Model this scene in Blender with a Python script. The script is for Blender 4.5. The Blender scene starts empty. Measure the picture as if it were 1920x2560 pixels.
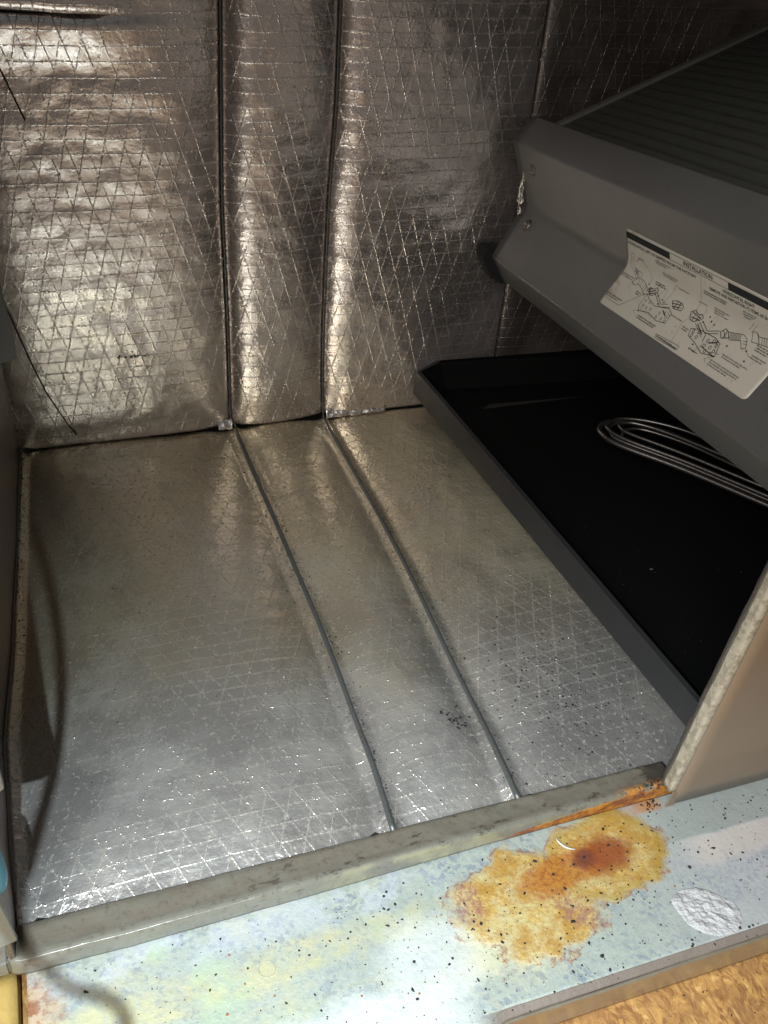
import bpy, bmesh, math, random
from mathutils.bvhtree import BVHTree
from mathutils import Vector, Matrix, noise
random.seed(7)
sc = bpy.context.scene
col = sc.collection

# ------------------------------------------------------------------ camera
CAM = Vector((-0.16839, -0.90252, 0.56680))
cd = bpy.data.cameras.new('camera'); cam = bpy.data.objects.new('camera', cd); col.objects.link(cam)
cam.location = CAM
cam.rotation_euler = (math.radians(53.2085), math.radians(-4.1681), math.radians(-18.6934))
cd.sensor_fit = 'VERTICAL'; cd.sensor_height = 36.0; cd.sensor_width = 27.0
cd.lens = 32.655; cd.clip_start = 0.01; cd.clip_end = 20
sc.camera = cam

# ------------------------------------------------------------------ world and lamps
w = bpy.data.worlds.new('World'); sc.world = w; w.use_nodes = True
bg = w.node_tree.nodes['Background']
bg.inputs[0].default_value = (1.0, 0.95, 0.88, 1); bg.inputs[1].default_value = 0.09

def lamp(name, kind, loc, target, energy, color, **kw):
    l = bpy.data.lights.new(name, kind); l.energy = energy; l.color = color
    for k, v in kw.items(): setattr(l, k, v)
    o = bpy.data.objects.new(name, l); col.objects.link(o); o.location = loc
    o.rotation_euler = (Vector(target) - Vector(loc)).to_track_quat('-Z', 'Y').to_euler()
    return o
lamp('flashlight', 'SPOT', (-0.258, -0.95, 0.60), (-0.08, -0.69, -0.015), 34.0, (0.78, 0.91, 1.0),
     spot_size=math.radians(75), spot_blend=1.0, shadow_soft_size=0.0035)
lamp('room_lamp', 'AREA', (-1.05, -1.55, 1.25), (-0.35, -0.6, 0.0), 27.0, (1.0, 0.94, 0.885),
     shape='RECTANGLE', size=1.2, size_y=0.9)
sc.view_settings.view_transform = 'Standard'; sc.view_settings.look = 'None'
sc.view_settings.exposure = 0.28; sc.view_settings.gamma = 1.0
sc.render.engine = 'CYCLES'

# ------------------------------------------------------------------ node helpers
class NT:
    def __init__(s, name):
        s.m = bpy.data.materials.new(name); s.m.use_nodes = True
        s.t = s.m.node_tree; s.n = s.t.nodes; s.l = s.t.links
        s.b = s.n['Principled BSDF']
    def node(s, ty, **kw):
        n = s.n.new(ty)
        for k, v in kw.items(): setattr(n, k, v)
        return n
    def put(s, sock, v):
        if isinstance(v, bpy.types.NodeSocket): s.l.new(v, sock)
        else: sock.default_value = v
    def math(s, op, a, b=None, c=None):
        n = s.node('ShaderNodeMath', operation=op)
        s.put(n.inputs[0], a)
        if b is not None: s.put(n.inputs[1], b)
        if c is not None: s.put(n.inputs[2], c)
        return n.outputs[0]
    def step(s, v, a, b, lo=0.0, hi=1.0):
        n = s.node('ShaderNodeMapRange', interpolation_type='SMOOTHSTEP')
        s.put(n.inputs[0], v); s.put(n.inputs[1], a); s.put(n.inputs[2], b)
        s.put(n.inputs[3], lo); s.put(n.inputs[4], hi)
        return n.outputs[0]
    def noise(s, scale, detail=3, rough=.55, vec=None, dist=0.0, out=0):
        n = s.node('ShaderNodeTexNoise'); n.inputs['Scale'].default_value = scale
        n.inputs['Detail'].default_value = detail; n.inputs['Roughness'].default_value = rough
        n.inputs['Distortion'].default_value = dist
        s.l.new(vec if vec is not None else s.pos(), n.inputs['Vector'])
        return n.outputs[out]
    def voro(s, scale, vec=None, feature='F1', out='Distance', rnd=1.0):
        n = s.node('ShaderNodeTexVoronoi', feature=feature); n.inputs['Scale'].default_value = scale
        n.inputs['Randomness'].default_value = rnd
        s.l.new(vec if vec is not None else s.pos(), n.inputs['Vector'])
        return n.outputs[out]
    def pos(s):
        if not hasattr(s, '_p'): s._p = s.node('ShaderNodeTexCoord')
        return s._p.outputs['Object']
    def uv(s):
        s.pos(); return s._p.outputs['UV']
    def sep(s, vec):
        n = s.node('ShaderNodeSeparateXYZ'); s.l.new(vec, n.inputs[0]); return n.outputs
    def vscale(s, vec, xyz, loc=(0, 0, 0)):
        n = s.node('ShaderNodeMapping'); s.l.new(vec, n.inputs[0])
        n.inputs['Scale'].default_value = xyz; n.inputs['Location'].default_value = loc
        return n.outputs[0]
    def mix(s, f, a, b, mode='MIX'):
        n = s.node('ShaderNodeMix', data_type='RGBA', blend_type=mode)
        s.put(n.inputs[0], f)
        for k, v in ((6, a), (7, b)):
            if isinstance(v, tuple) and len(v) == 3: v = v + (1,)
            s.put(n.inputs[k], v)
        return n.outputs[2]
    def bump(s, h, dist=1.0, strength=1.0):
        n = s.node('ShaderNodeBump'); n.inputs['Distance'].default_value = dist
        n.inputs['Strength'].default_value = strength; s.l.new(h, n.inputs['Height'])
        s.l.new(n.outputs[0], s.b.inputs['Normal']); return n
    def set(s, **kw):
        names = dict(color='Base Color', metal='Metallic', rough='Roughness', coat='Coat Weight', spec='Specular IOR Level',
                     coatr='Coat Roughness', trans='Transmission Weight', ior='IOR')
        for k, v in kw.items():
            if isinstance(v, tuple) and len(v) == 3: v = v + (1,)
            s.put(s.b.inputs[names[k]], v)
        return s

# ------------------------------------------------------------------ materials
def foil_mat(name, base, dirt_col, dirt=0.35, rough=.26, diag=18.0, dd=0.0, th=1.0, bigA=.0010, peb=.00028, met=.92, grit=.25, pm=.00026):
    """reinforced foil facing: three families of threads pressed through the foil (UV is in metres)"""
    k = NT(name); uv = k.uv(); X = k.sep(uv)
    wob = k.noise(22, 2, vec=uv); wob = k.math('MULTIPLY', k.math('SUBTRACT', wob, .5), .0024)
    bead = k.step(k.noise(430, 2, .5, vec=uv), .36, .60, .12, 1.0)
    def fam(ang, sp, off, width, seed):
        a = math.radians(ang)
        p = k.math('ADD', k.math('MULTIPLY', X[0], math.cos(a)), k.math('MULTIPLY', X[1], math.sin(a)))
        p = k.math('ADD', k.math('ADD', p, wob), off)
        f = k.math('ABSOLUTE', k.math('SUBTRACT', k.math('FRACT', k.math('DIVIDE', p, sp)), .5))
        dist = k.math('MULTIPLY', f, sp)
        ln = k.step(dist, 0.0, width, 1.0, 0.0)
        near = k.step(dist, 0.0, width * 3.2, 1.0, 0.0)
        fade = k.step(k.noise(11, 2, vec=k.vscale(uv, (1, 1, 1), (seed, seed * 2.7, 0))), .32, .60, .22, 1.0)
        if seed == 1: fade = k.math('MAXIMUM', fade, .6)
        return k.math('MULTIPLY', k.math('MULTIPLY', ln, bead), fade), near
    f1, n1 = fam(90, .0126, .0, .00075, 1)
    f2, n2 = fam(diag, .0158, .003, .00070, 2)
    f3, n3 = fam(-diag * .92, .0166, .001, .00070, 3)
    th_h = k.math('MAXIMUM', f1, k.math('MAXIMUM', f2, f3))
    near = k.math('MAXIMUM', n1, k.math('MAXIMUM', n2, n3))
    pim = k.step(k.noise(300, 2, .5, vec=k.vscale(uv, (1, 1, 1), (5, 5, 0))), .57, .70)
    cr = k.noise(95, 5, .66, vec=uv)
    mask = k.step(k.noise(14, 2, vec=uv), .40, .58)
    big = k.math('ADD', k.noise(15, 3, .6, vec=k.vscale(uv, (.6, 1.5, 1)), dist=.6), k.math('MULTIPLY', k.noise(30, 3, .6, vec=k.vscale(uv, (.35, 2.2, 1))), .35))
    h = k.math('MULTIPLY', th_h, .00042 * th)
    h = k.math('ADD', h, k.math('MULTIPLY', cr, .00055))
    h = k.math('ADD', h, k.math('MULTIPLY', k.math('MULTIPLY', pim, k.math('MULTIPLY', near, mask)), pm))
    h = k.math('ADD', h, k.math('MULTIPLY', k.noise(520, 2, .6, vec=uv), .00004))
    h = k.math('ADD', h, k.math('MULTIPLY', k.math('MULTIPLY', k.noise(230, 2, .5, vec=uv), k.step(k.noise(8, 2, vec=uv), .35, .6, .45, 1.0)), peb))
    # puckers: the foil sinks a little in the middle of every mesh
    h = k.math('ADD', h, k.math('MULTIPLY', near, .00003))
    h = k.math('ADD', h, k.math('MULTIPLY', big, bigA))
    k.bump(h, 1.0, 1.0)
    g1 = k.noise(7, 5, .65, vec=uv); g2 = k.noise(330, 3, .7, vec=uv)
    dm = k.math('MULTIPLY', k.step(g1, .40, .72), dirt)
    dm = k.math('ADD', dm, k.math('MULTIPLY', k.step(g2, .60, .75), .25 + dd))
    dm = k.math('ADD', dm, k.math('MULTIPLY', k.math('MULTIPLY', near, k.step(k.noise(300, 3, .7, vec=k.vscale(uv, (1, 1, 1), (8, 8, 0))), .55, .66)), grit))
    # grime that has settled along the threads
    dm = k.math('ADD', dm, k.math('MULTIPLY', th_h, k.step(k.noise(6, 2, vec=k.vscale(uv, (1, 1, 1), (4, 2, 0))), .45, .62, .0, .5)))
    dm = k.math('MINIMUM', dm, 1.0)
    tint = k.mix(k.noise(11, 3, vec=uv), base, tuple(c * q for c, q in zip(base, (.93, .86, .82))))
    k.set(color=k.mix(dm, tint, dirt_col), metal=k.math('SUBTRACT', met, k.math('MULTIPLY', dm, .6)),
          rough=k.math('ADD', k.math('ADD', rough, k.math('MULTIPLY', dm, .3)), k.math('MULTIPLY', k.noise(40, 3, vec=uv), .10)))
    return k
M = {}
M['foil_wall'] = foil_mat('foil facing wall', (.87, .815, .795), (.34, .27, .23), .16, .21, 17, .0, .58).m
M['foil_shaded'] = foil_mat('foil facing in shade', (.30, .27, .25), (.07, .06, .05), .5, .33, 15).m  # darker copy of the foil, its shade put into the colour
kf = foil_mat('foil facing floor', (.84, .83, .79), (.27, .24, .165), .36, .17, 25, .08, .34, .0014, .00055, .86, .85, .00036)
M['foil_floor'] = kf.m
# patchy yellow-brown tint over the back two thirds of the floor
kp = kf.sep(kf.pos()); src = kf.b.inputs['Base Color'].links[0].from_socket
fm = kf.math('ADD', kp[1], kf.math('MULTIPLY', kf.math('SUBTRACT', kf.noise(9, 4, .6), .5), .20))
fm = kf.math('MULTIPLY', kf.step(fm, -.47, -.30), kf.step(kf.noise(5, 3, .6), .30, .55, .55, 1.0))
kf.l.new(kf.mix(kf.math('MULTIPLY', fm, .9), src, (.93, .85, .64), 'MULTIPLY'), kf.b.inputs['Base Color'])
def simple(name, color, rough=.5, metal=0.0, nz=(60, .0003), var=.25, coat=0.0, spots=None):
    k = NT(name)
    v = k.noise(9, 4, .6); f = k.noise(140, 3, .6)
    c = k.mix(k.math('MULTIPLY', v, var * 2), color, tuple(x * .62 for x in color))
    c = k.mix(k.math('MULTIPLY', k.step(f, .58, .72), var), c, tuple(x * .5 for x in color))
    if spots:
        s = k.step(k.noise(spots[0], 4, .7), spots[1], spots[1] + .08)
        c = k.mix(k.math('MULTIPLY', s, spots[3] if len(spots) > 3 else 1.0), c, spots[2])
    k.set(color=c, metal=metal, rough=k.math('ADD', rough - .06, k.math('MULTIPLY', v, .14)), coat=coat)
    k.bump(k.math('MULTIPLY', k.noise(nz[0], 3), nz[1] * 4))
    return k.m
M['rod'] = simple('grey steel rod', (.16, .165, .155), .42, .55, (260, .00012), .45, spots=(90, .60, (.10, .07, .045)))
M['plate'] = simple('grey painted sheet metal', (.132, .132, .129), .42, .35, (12, .0002), .30, spots=(45, .66, (.07, .055, .045), .6))
M['pan_grey'] = simple('grey steel of drain pan', (.036, .036, .038), .42, .4, (40, .0002), .3)
M['black'] = simple('black plastic', (.003, .003, .003), .6, 0.0, (14, .0003), .3)
M['black'].node_tree.nodes['Principled BSDF'].inputs['Specular IOR Level'].default_value = .15
M['matt_black'] = simple('matt black', (.008, .008, .008), .9)
M['fin'] = simple('dull aluminium fins', (.10, .104, .09), .5, .6)
M['rail_light'] = simple('pale aluminium rail', (.24, .23, .20), .45, .4, spots=(70, .66, (.08, .07, .06)))
M['screw'] = simple('dull screw', (.26, .24, .22), .4, .8, (200, .0002), .5, spots=(120, .55, (.12, .04, .02)))
M['post'] = simple('pale grey sheet metal', (.30, .31, .29), .45, .3)
M['darkgap'] = simple('near-black gap tone', (.015, .013, .010), .9)  # near-black, also paints the shade inside the open joint
M['fleck'] = simple('black dirt fleck', (.018, .015, .014), .75)
M['flake'] = simple('rust flake', (.33, .12, .035), .8)
M['paper'] = simple('yellowed paper label', (.50, .475, .41), .55, 0, (50, .00005), .22, spots=(38, .62, (.30, .24, .16), .7))
M['ink'] = simple('black print', (.006, .006, .007), .85, 0, (50, 0.0), .1)
M['greyink'] = simple('grey print', (.13, .125, .115), .5, 0, (50, 0.0), .1)
M['tube'] = simple('bright metal tube', (.20, .185, .175), .36, .9, (200, .00005), .3)
M['blue'] = simple('blue plastic', (.07, .34, .50), .4)
M['cable'] = simple('dark cable', (.03, .03, .03), .5)
M['white_plastic'] = simple('white plastic', (.72, .72, .68), .4)
M['wood_yellow'] = simple('yellow wood', (.50, .34, .10), .55, 0, (60, .0003), .4)
M['shadowline'] = simple('dark thread', (.035, .028, .02), .8)
M['sleeve'] = simple('foil scrap', (.55, .52, .48), .22, 1.0, (160, .0012), .3)

# putty
k = NT('white sealant'); v = k.noise(160, 4, .6); cr = k.voro(190, feature='DISTANCE_TO_EDGE')
k.set(color=k.mix(k.step(v, .5, .7), (.44, .43, .42), (.34, .33, .325)), rough=.6)
k.bump(k.math('ADD', k.math('MULTIPLY', v, .0034), k.math('MULTIPLY', k.step(cr, 0, .12), .00012)))
M['putty'] = k.m

# stain masks on the galvanised tray, metres in the tray's own plane
def ell(k, cx, cy, rx, ry, ang=0.0, warp=.012, wscale=45, soft=.16, seed=0.0):
    P = k.sep(k.pos())
    nz = k.node('ShaderNodeTexNoise'); nz.inputs['Scale'].default_value = wscale; nz.inputs['Detail'].default_value = 5
    nz.inputs['Roughness'].default_value = .62
    k.l.new(k.vscale(k.pos(), (1, 1, 1), (seed, seed * .7, 0)), nz.inputs['Vector'])
    N = k.sep(nz.outputs[1])
    x = k.math('ADD', k.math('SUBTRACT', P[0], cx), k.math('MULTIPLY', k.math('SUBTRACT', N[0], .5), warp * 2))
    y = k.math('ADD', k.math('SUBTRACT', P[1], cy), k.math('MULTIPLY', k.math('SUBTRACT', N[1], .5), warp * 2))
    a = math.radians(ang); c, s = math.cos(a), math.sin(a)
    u = k.math('DIVIDE', k.math('ADD', k.math('MULTIPLY', x, c), k.math('MULTIPLY', y, s)), rx)
    v = k.math('DIVIDE', k.math('SUBTRACT', k.math('MULTIPLY', y, c), k.math('MULTIPLY', x, s)), ry)
    r = k.math('SQRT', k.math('ADD', k.math('MULTIPLY', u, u), k.math('MULTIPLY', v, v)))
    return k.step(r, 1.0 - soft, 1.0, 1.0, 0.0), r
def union(k, ms):
    o = ms[0]
    for m in ms[1:]: o = k.math('MAXIMUM', o, m)
    return o
def pan_mat():
    k = NT('galvanised tray')
    P = k.sep(k.pos())
    # oxidised zinc: pale blue grey with darker angular spangles
    wv_ = k.node('ShaderNodeVectorMath', operation='ADD'); k.l.new(k.pos(), wv_.inputs[0])
    wn = k.node('ShaderNodeVectorMath', operation='SCALE'); k.l.new(k.noise(260, 3, .7, out=1), wn.inputs[0]); wn.inputs[3].default_value = .006
    k.l.new(wn.outputs[0], wv_.inputs[1])
    sp = k.voro(360, vec=wv_.outputs[0], out='Color'); spv = k.sep(sp)[0]
    patchy = k.noise(34, 4, .6)
    spot = k.math('MULTIPLY', k.step(spv, .60, .74), k.step(patchy, .36, .66))
    c = k.mix(k.noise(12, 4, .6), (.33, .38, .345), (.45, .475, .39))
    c = k.mix(k.math('MULTIPLY', spot, .80), c, (.20, .235, .28))
    fine = k.step(k.noise(380, 3, .7), .50, .62)
    c = k.mix(k.math('MULTIPLY', fine, .38), c, (.27, .31, .34))
    # lavender cast to the right
    c = k.mix(k.math('MULTIPLY', k.step(P[0], .12, .26), .5), c, (.50, .475, .53))
    # yellow and green mineral bloom on the left half
    bandy = k.math('ADD', P[1], k.math('ADD', k.math('MULTIPLY', P[0], -.06), k.math('MULTIPLY', k.math('SUBTRACT', k.noise(22, 5, .65), .5), .035)))
    band = k.math('MULTIPLY', k.step(bandy, -.622, -.612), k.step(bandy, -.590, -.600))
    yb = k.math('MULTIPLY', k.math('MAXIMUM', k.math('MULTIPLY', k.step(k.noise(16, 6, .66, dist=.4), .50, .60), .6), band), k.step(P[0], .06, -.03))
    yb = k.math('MULTIPLY', yb, k.step(k.noise(170, 3, .7), .30, .55, .45, 1.0))
    c = k.mix(k.math('MULTIPLY', yb, k.step(k.noise(60, 4, .7), .38, .58, .3, .85)), c, (.52, .49, .28))
    gb = k.math('MULTIPLY', k.step(k.noise(21, 5, .62, vec=k.vscale(k.pos(), (1, 1, 1), (3, 1, 0))), .53, .66), k.step(P[0], .06, -.08))
    c = k.mix(k.math('MULTIPLY', gb, .6), c, (.40, .50, .33))
    ed = k.math('MULTIPLY', k.step(P[1], -.606, -.588), k.step(k.noise(30, 5, .65), .44, .55))
    c = k.mix(k.math('MULTIPLY', k.math('MULTIPLY', ed, k.step(P[0], .05, -.02)), .45), c, (.52, .55, .60))
    # white scale spreading at the front, with a yellow tide line
    m, r = ell(k, -.075, -.695, .105, .055, 6, .012, 26, .35, 2)
    c = k.mix(k.math('MULTIPLY', k.step(k.math('ABSOLUTE', k.math('SUBTRACT', r, .985)), .03, .0), .12), c, (.60, .48, .16))
    c = k.mix(k.math('MULTIPLY', m, .6), c, (.74, .77, .73))
    m2, _ = ell(k, .0, -.640, .045, .040, 0, .02, 30, .5, 9)
    c = k.mix(k.math('MULTIPLY', m2, .5), c, (.74, .77, .72))
    # pale greenish band and beige band beside the panel at the right
    yy = k.math('ADD', P[1], k.math('MULTIPLY', k.math('SUBTRACT', k.noise(40, 4), .5), .006))
    b1 = k.math('MULTIPLY', k.step(yy, -.6075, -.6055), k.step(P[0], .175, .215))
    c = k.mix(k.math('MULTIPLY', b1, .65), c, (.28, .31, .27))
    b2 = k.math('MULTIPLY', k.math('MULTIPLY', k.step(yy, -.6065, -.6085), k.step(yy, -.634, -.624)), k.step(P[0], .195, .225))
    c = k.mix(k.math('MULTIPLY', b2, .6), c, (.62, .54, .46))
    # rust at the left corner
    m, _ = ell(k, -.246, -.603, .024, .034, 0, .02, 60, .6, 5)
    c = k.mix(m, c, k.mix(k.step(k.noise(120, 4, .7), .45, .6), (.30, .14, .07), (.48, .37, .25)))
    # the big water stain: straw, amber, orange, dark red
    A, rA = ell(k, .148, -.601, .052, .037, 5, .014, 42, .22, 0)
    B, rB = ell(k, .072, -.612, .054, .035, 5, .020, 42, .25, 1)
    Cc, rC = ell(k, .085, -.632, .050, .029, 10, .024, 50, .35, 4)
    Dd, rD = ell(k, .055, -.640, .055, .032, 0, .026, 46, .7, 7)
    tot = union(k, [A, B, Cc]); rmin = k.math('MINIMUM', rA, k.math('MINIMUM', rB, rC))
    grain = k.noise(260, 4, .72)
    straw = k.mix(k.step(grain, .42, .62), (.50, .36, .11), (.40, .22, .045))
    straw = k.mix(k.step(k.noise(38, 5, .65), .45, .62), straw, (.48, .39, .17))
    c = k.mix(k.math('MULTIPLY', Dd, .55), c, (.70, .65, .38))
    c = k.mix(k.math('MULTIPLY', tot, k.step(k.noise(110, 4, .7), .30, .50, .72, .96)), c, straw)
    am = k.math('MULTIPLY', tot, k.step(k.noise(33, 5, .66, vec=k.vscale(k.pos(), (1, 1, 1), (7, 3, 0))), .44, .60))
    c = k.mix(k.math('MULTIPLY', am, .85), c, (.36, .19, .03))
    aA = k.math('MULTIPLY', A, k.step(rA, .55, .92))
    c = k.mix(k.math('MULTIPLY', aA, .7), c, (.31, .20, .03))
    # dark rim drawn where the water dried
    c = k.mix(k.math('MULTIPLY', tot, k.math('MULTIPLY', k.step(k.noise(330, 3, .7), .54, .62), .5)), c, (.28, .15, .06))
    rim = k.math('MULTIPLY', k.step(k.math('ABSOLUTE', k.math('SUBTRACT', rmin, .93)), .055, .0),
                 k.step(k.noise(60, 4, .7), .46, .58))
    c = k.mix(k.math('MULTIPLY', rim, .75), c, (.27, .10, .045))
    pm, rp = ell(k, .108, -.636, .022, .014, -30, .018, 60, .5, 11)
    pm2, _ = ell(k, .036, -.607, .013, .020, 0, .014, 60, .5, 12)
    c = k.mix(k.math('MULTIPLY', k.math('MAXIMUM', pm, pm2), k.step(grain, .40, .60, .15, .75)), c, (.25, .12, .10))
    O, rO = ell(k, .112, -.604, .050, .019, 8, .014, 50, .45, 3)
    c = k.mix(k.math('MULTIPLY', O, .85), c, k.mix(k.step(grain, .45, .6), (.36, .135, .014), (.27, .075, .012)))
    c = k.mix(k.math('MULTIPLY', k.step(k.math('ABSOLUTE', k.math('SUBTRACT', rO, .97)), .05, .0), .3), c, (.28, .09, .02))
    Rr, _ = ell(k, .146, -.601, .030, .018, 0, .008, 70, .6, 6)
    R2, _ = ell(k, .129, -.6, .013, .009, 0, .006, 70, .6, 8)
    c = k.mix(k.math('MULTIPLY', Rr, .9), c, (.22, .05, .012))
    c = k.mix(k.math('MULTIPLY', R2, .85), c, (.13, .035, .02))
    # rusty creep under the rail
    rr = k.math('MULTIPLY', k.step(yy, -.580, -.576), k.step(P[0], .17, .20))
    c = k.mix(k.math('MULTIPLY', rr, k.step(P[0], .215, .200, 0.0, .8)), c, (.45, .17, .02))
    pits = k.step(k.noise(300, 2, .5, vec=k.vscale(k.pos(), (1, 1, 1), (9, 0, 0))), .71, .76)
    c = k.mix(k.math('MULTIPLY', pits, .7), c, (.10, .09, .08))
    # rim beyond the front bend, its shade painted brown
    fb = k.step(P[1], -.6790, -.6796)
    fb = k.math('MULTIPLY', fb, k.step(P[0], .008, .03))
    c = k.mix(k.math('MULTIPLY', fb, .9), c, k.mix(k.noise(60, 4, .6), (.15, .11, .09), (.25, .19, .15)))
    k.set(color=c, metal=k.math('SUBTRACT', .25, k.math('MULTIPLY', tot, .25)),
          rough=k.math('ADD', .46, k.math('MULTIPLY', k.noise(70, 3), .2)))
    h = k.math('ADD', k.math('MULTIPLY', grain, .00035), k.math('MULTIPLY', k.noise(90, 3), .0006))
    h = k.math('ADD', h, k.math('MULTIPLY', k.math('MULTIPLY', tot, k.noise(120, 4, .7)), .0009))
    k.bump(h)
    return k.m
M['pan'] = pan_mat()
def hem_mat(name, metal):
    k = NT(name)
    k.set(color=k.mix(k.noise(50, 4, .65), (.50, .47, .38), (.36, .30, .20)), metal=metal, rough=k.math('ADD', .2, k.math('MULTIPLY', k.noise(60, 3), .25)))  # ochre mix paints the chipboard's reflection into the bent metal
    k.bump(k.math('MULTIPLY', k.noise(55, 3), .0012)); return k.m
M['hem'] = hem_mat('galvanised bend', .7)

def rail_mat():
    k = NT('beige painted rail'); P = k.sep(k.pos())
    c = k.mix(k.noise(30, 5, .65), (.14, .135, .11), (.21, .198, .16))
    top = k.step(P[1], -.571, -.566)
    dirt = k.math('MULTIPLY', top, k.step(k.noise(55, 5, .7), .36, .62, .35, 1.0))
    c = k.mix(k.math('MULTIPLY', dirt, .75), c, (.15, .12, .085))
    c = k.mix(k.math('MULTIPLY', k.step(k.noise(190, 4, .7), .52, .66), .5), c, (.09, .07, .05))
    sm = k.math('MULTIPLY', k.step(k.noise(75, 5, .75, vec=k.vscale(k.pos(), (.4, 1, 1))), .57, .63), k.step(P[0], -.20, -.05))
    c = k.mix(k.math('MULTIPLY', sm, .8), c, (.06, .048, .035))
    # flaked bare strip near the left and the rusted stretch at the right
    yel = k.math('MULTIPLY', k.step(P[1], -.570, -.573), k.step(k.noise(40, 4), .40, .58))
    c = k.mix(k.math('MULTIPLY', yel, k.step(P[0], -.12, .02, .0, .5)), c, (.40, .38, .22))
    xr = k.math('ADD', P[0], k.math('MULTIPLY', k.math('SUBTRACT', k.noise(60, 4, .7), .5), .05))
    zz = k.math('ADD', P[2], k.math('MULTIPLY', k.math('SUBTRACT', k.noise(75, 4, .7, vec=k.vscale(k.pos(), (1, 1, 1), (2, 2, 0))), .5), .008))
    side = k.step(P[1], -.566, -.5715)
    rust = k.math('MULTIPLY', k.step(xr, .075, .10), k.step(zz, k.step(P[0], .07, .2, -.006, .0015), k.step(P[0], .07, .2, -.009, -.0015)))
    rust = k.math('MULTIPLY', rust, side)
    rt = k.math('MULTIPLY', k.math('MULTIPLY', k.step(xr, .165, .19), k.step(P[1], -.561, -.569)), k.step(k.noise(90, 4, .7), .40, .55))
    rust = k.math('MAXIMUM', rust, rt)
    c = k.mix(k.math('MULTIPLY', k.step(xr, .196, .206), k.step(P[1], -.5745, -.570, .35, 1.0)), c, (.05, .04, .03))
    rc = k.mix(k.step(k.noise(70, 4, .7, vec=k.vscale(k.pos(), (.5, 1, 1))), .42, .60), (.44, .18, .022), (.20, .055, .015))
    c = k.mix(rust, c, rc)
    k.set(color=c, rough=k.math('ADD', .30, k.math('MULTIPLY', k.math('MAXIMUM', dirt, rust), .35)), coat=.15, metal=.05)
    k.bump(k.math('ADD', k.math('MULTIPLY', k.noise(45, 4), .0011), k.math('MULTIPLY', k.math('MULTIPLY', rust, k.noise(220, 3)), .0012)))
    return k.m
M['rail'] = rail_mat()
def panel_mat():
    k = NT('beige painted panel')
    c = k.mix(k.noise(14, 4, .6), (.22, .155, .10), (.175, .125, .082))
    k.set(color=c, rough=.30, coat=.35)
    k.bump(k.math('MULTIPLY', k.noise(10, 2), .0015)); return k.m
M['panel'] = panel_mat()
def edge_mat():
    k = NT('scuffed cream edge')
    s = k.step(k.noise(150, 5, .7), .46, .58)
    c = k.mix(k.math('MULTIPLY', s, .6), (.37, .325, .24), (.17, .14, .10))
    k.set(color=c, rough=.45); k.bump(k.math('MULTIPLY', k.noise(120, 4), .001)); return k.m
M['edge'] = edge_mat()
def osb_mat():
    k = NT('chipboard'); r = k.vscale(k.pos(), (1, 1, 1)); mp = k.node('ShaderNodeMapping')
    k.l.new(k.pos(), mp.inputs[0]); mp.inputs['Rotation'].default_value = (0, 0, math.radians(25)); mp.inputs['Scale'].default_value = (150, 66, 30)
    mp2 = k.node('ShaderNodeMapping'); k.l.new(k.pos(), mp2.inputs[0])
    mp2.inputs['Rotation'].default_value = (0, 0, math.radians(68)); mp2.inputs['Scale'].default_value = (120, 80, 30)
    a1 = k.noise(1.0, 4, .6, vec=mp.outputs[0], dist=1.6); a2 = k.noise(1.0, 4, .6, vec=mp2.outputs[0], dist=1.6)
    sel = k.step(k.noise(38, 3, .6), .44, .54)
    a = k.math('ADD', k.math('MULTIPLY', a1, sel), k.math('MULTIPLY', a2, k.math('SUBTRACT', 1.0, sel)))
    b = k.noise(70, 4, .6)
    c = k.mix(k.step(a, .34, .62), (.22, .095, .028), (.46, .25, .075))
    c = k.mix(k.math('MULTIPLY', k.step(b, .46, .62), .6), c, (.27, .13, .045))
    c = k.mix(k.math('MULTIPLY', k.step(a, .60, .70), .5), c, (.62, .43, .18))
    c = k.mix(k.math('MULTIPLY', k.step(k.noise(230, 3, .6), .63, .7), .7), c, (.14, .08, .05))
    k.set(color=c, rough=.62); k.bump(k.math('MULTIPLY', a, .0012)); return k.m
M['osb'] = osb_mat()

# ------------------------------------------------------------------ object helpers
def link(name, me, mat, parent=None, smooth=False):
    o = bpy.data.objects.new(name, me); col.objects.link(o)
    if mat: me.materials.append(mat)
    if parent: o.parent = parent
    if smooth:
        for p in me.polygons: p.use_smooth = True
    return o
def tag(o, label=None, cat=None, group=None, kind=None):
    if label: o['label'] = label
    if cat: o['category'] = cat
    if group: o['group'] = group
    if kind: o['kind'] = kind
    return o
def thing(name, label, cat, loc=(0, 0, 0), group=None):
    o = bpy.data.objects.new(name, None); col.objects.link(o); o.location = loc
    o.empty_display_size = .02
    return tag(o, label, cat, group)
def fix(o):  # keep a child at its world place under a moved empty
    if o.parent: o.matrix_parent_inverse = Matrix.Translation(o.parent.location).inverted()
    return o
def grid(name, fn, nu, nv, mat, parent=None, uvfn=None, thick=0.0, smooth=True):
    """fn(a, b) with a, b in 0..1 gives a point; uvfn gives UV in metres"""
    vs = [fn(i / nu, j / nv) for j in range(nv + 1) for i in range(nu + 1)]
    fs = [(j * (nu + 1) + i, j * (nu + 1) + i + 1, (j + 1) * (nu + 1) + i + 1, (j + 1) * (nu + 1) + i) for j in range(nv) for i in range(nu)]
    me = bpy.data.meshes.new(name); me.from_pydata([tuple(v) for v in vs], [], fs)
    if uvfn:
        uvs = [uvfn(i / nu, j / nv) for j in range(nv + 1) for i in range(nu + 1)]
        lay = me.uv_layers.new(name='UVMap')
        for lp in me.loops: lay.data[lp.index].uv = uvs[lp.vertex_index]
    o = link(name, me, mat, parent, smooth)
    if thick:
        md = o.modifiers.new('thickness', 'SOLIDIFY'); md.thickness = abs(thick); md.offset = -1 if thick > 0 else 1
    return fix(o)
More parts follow.
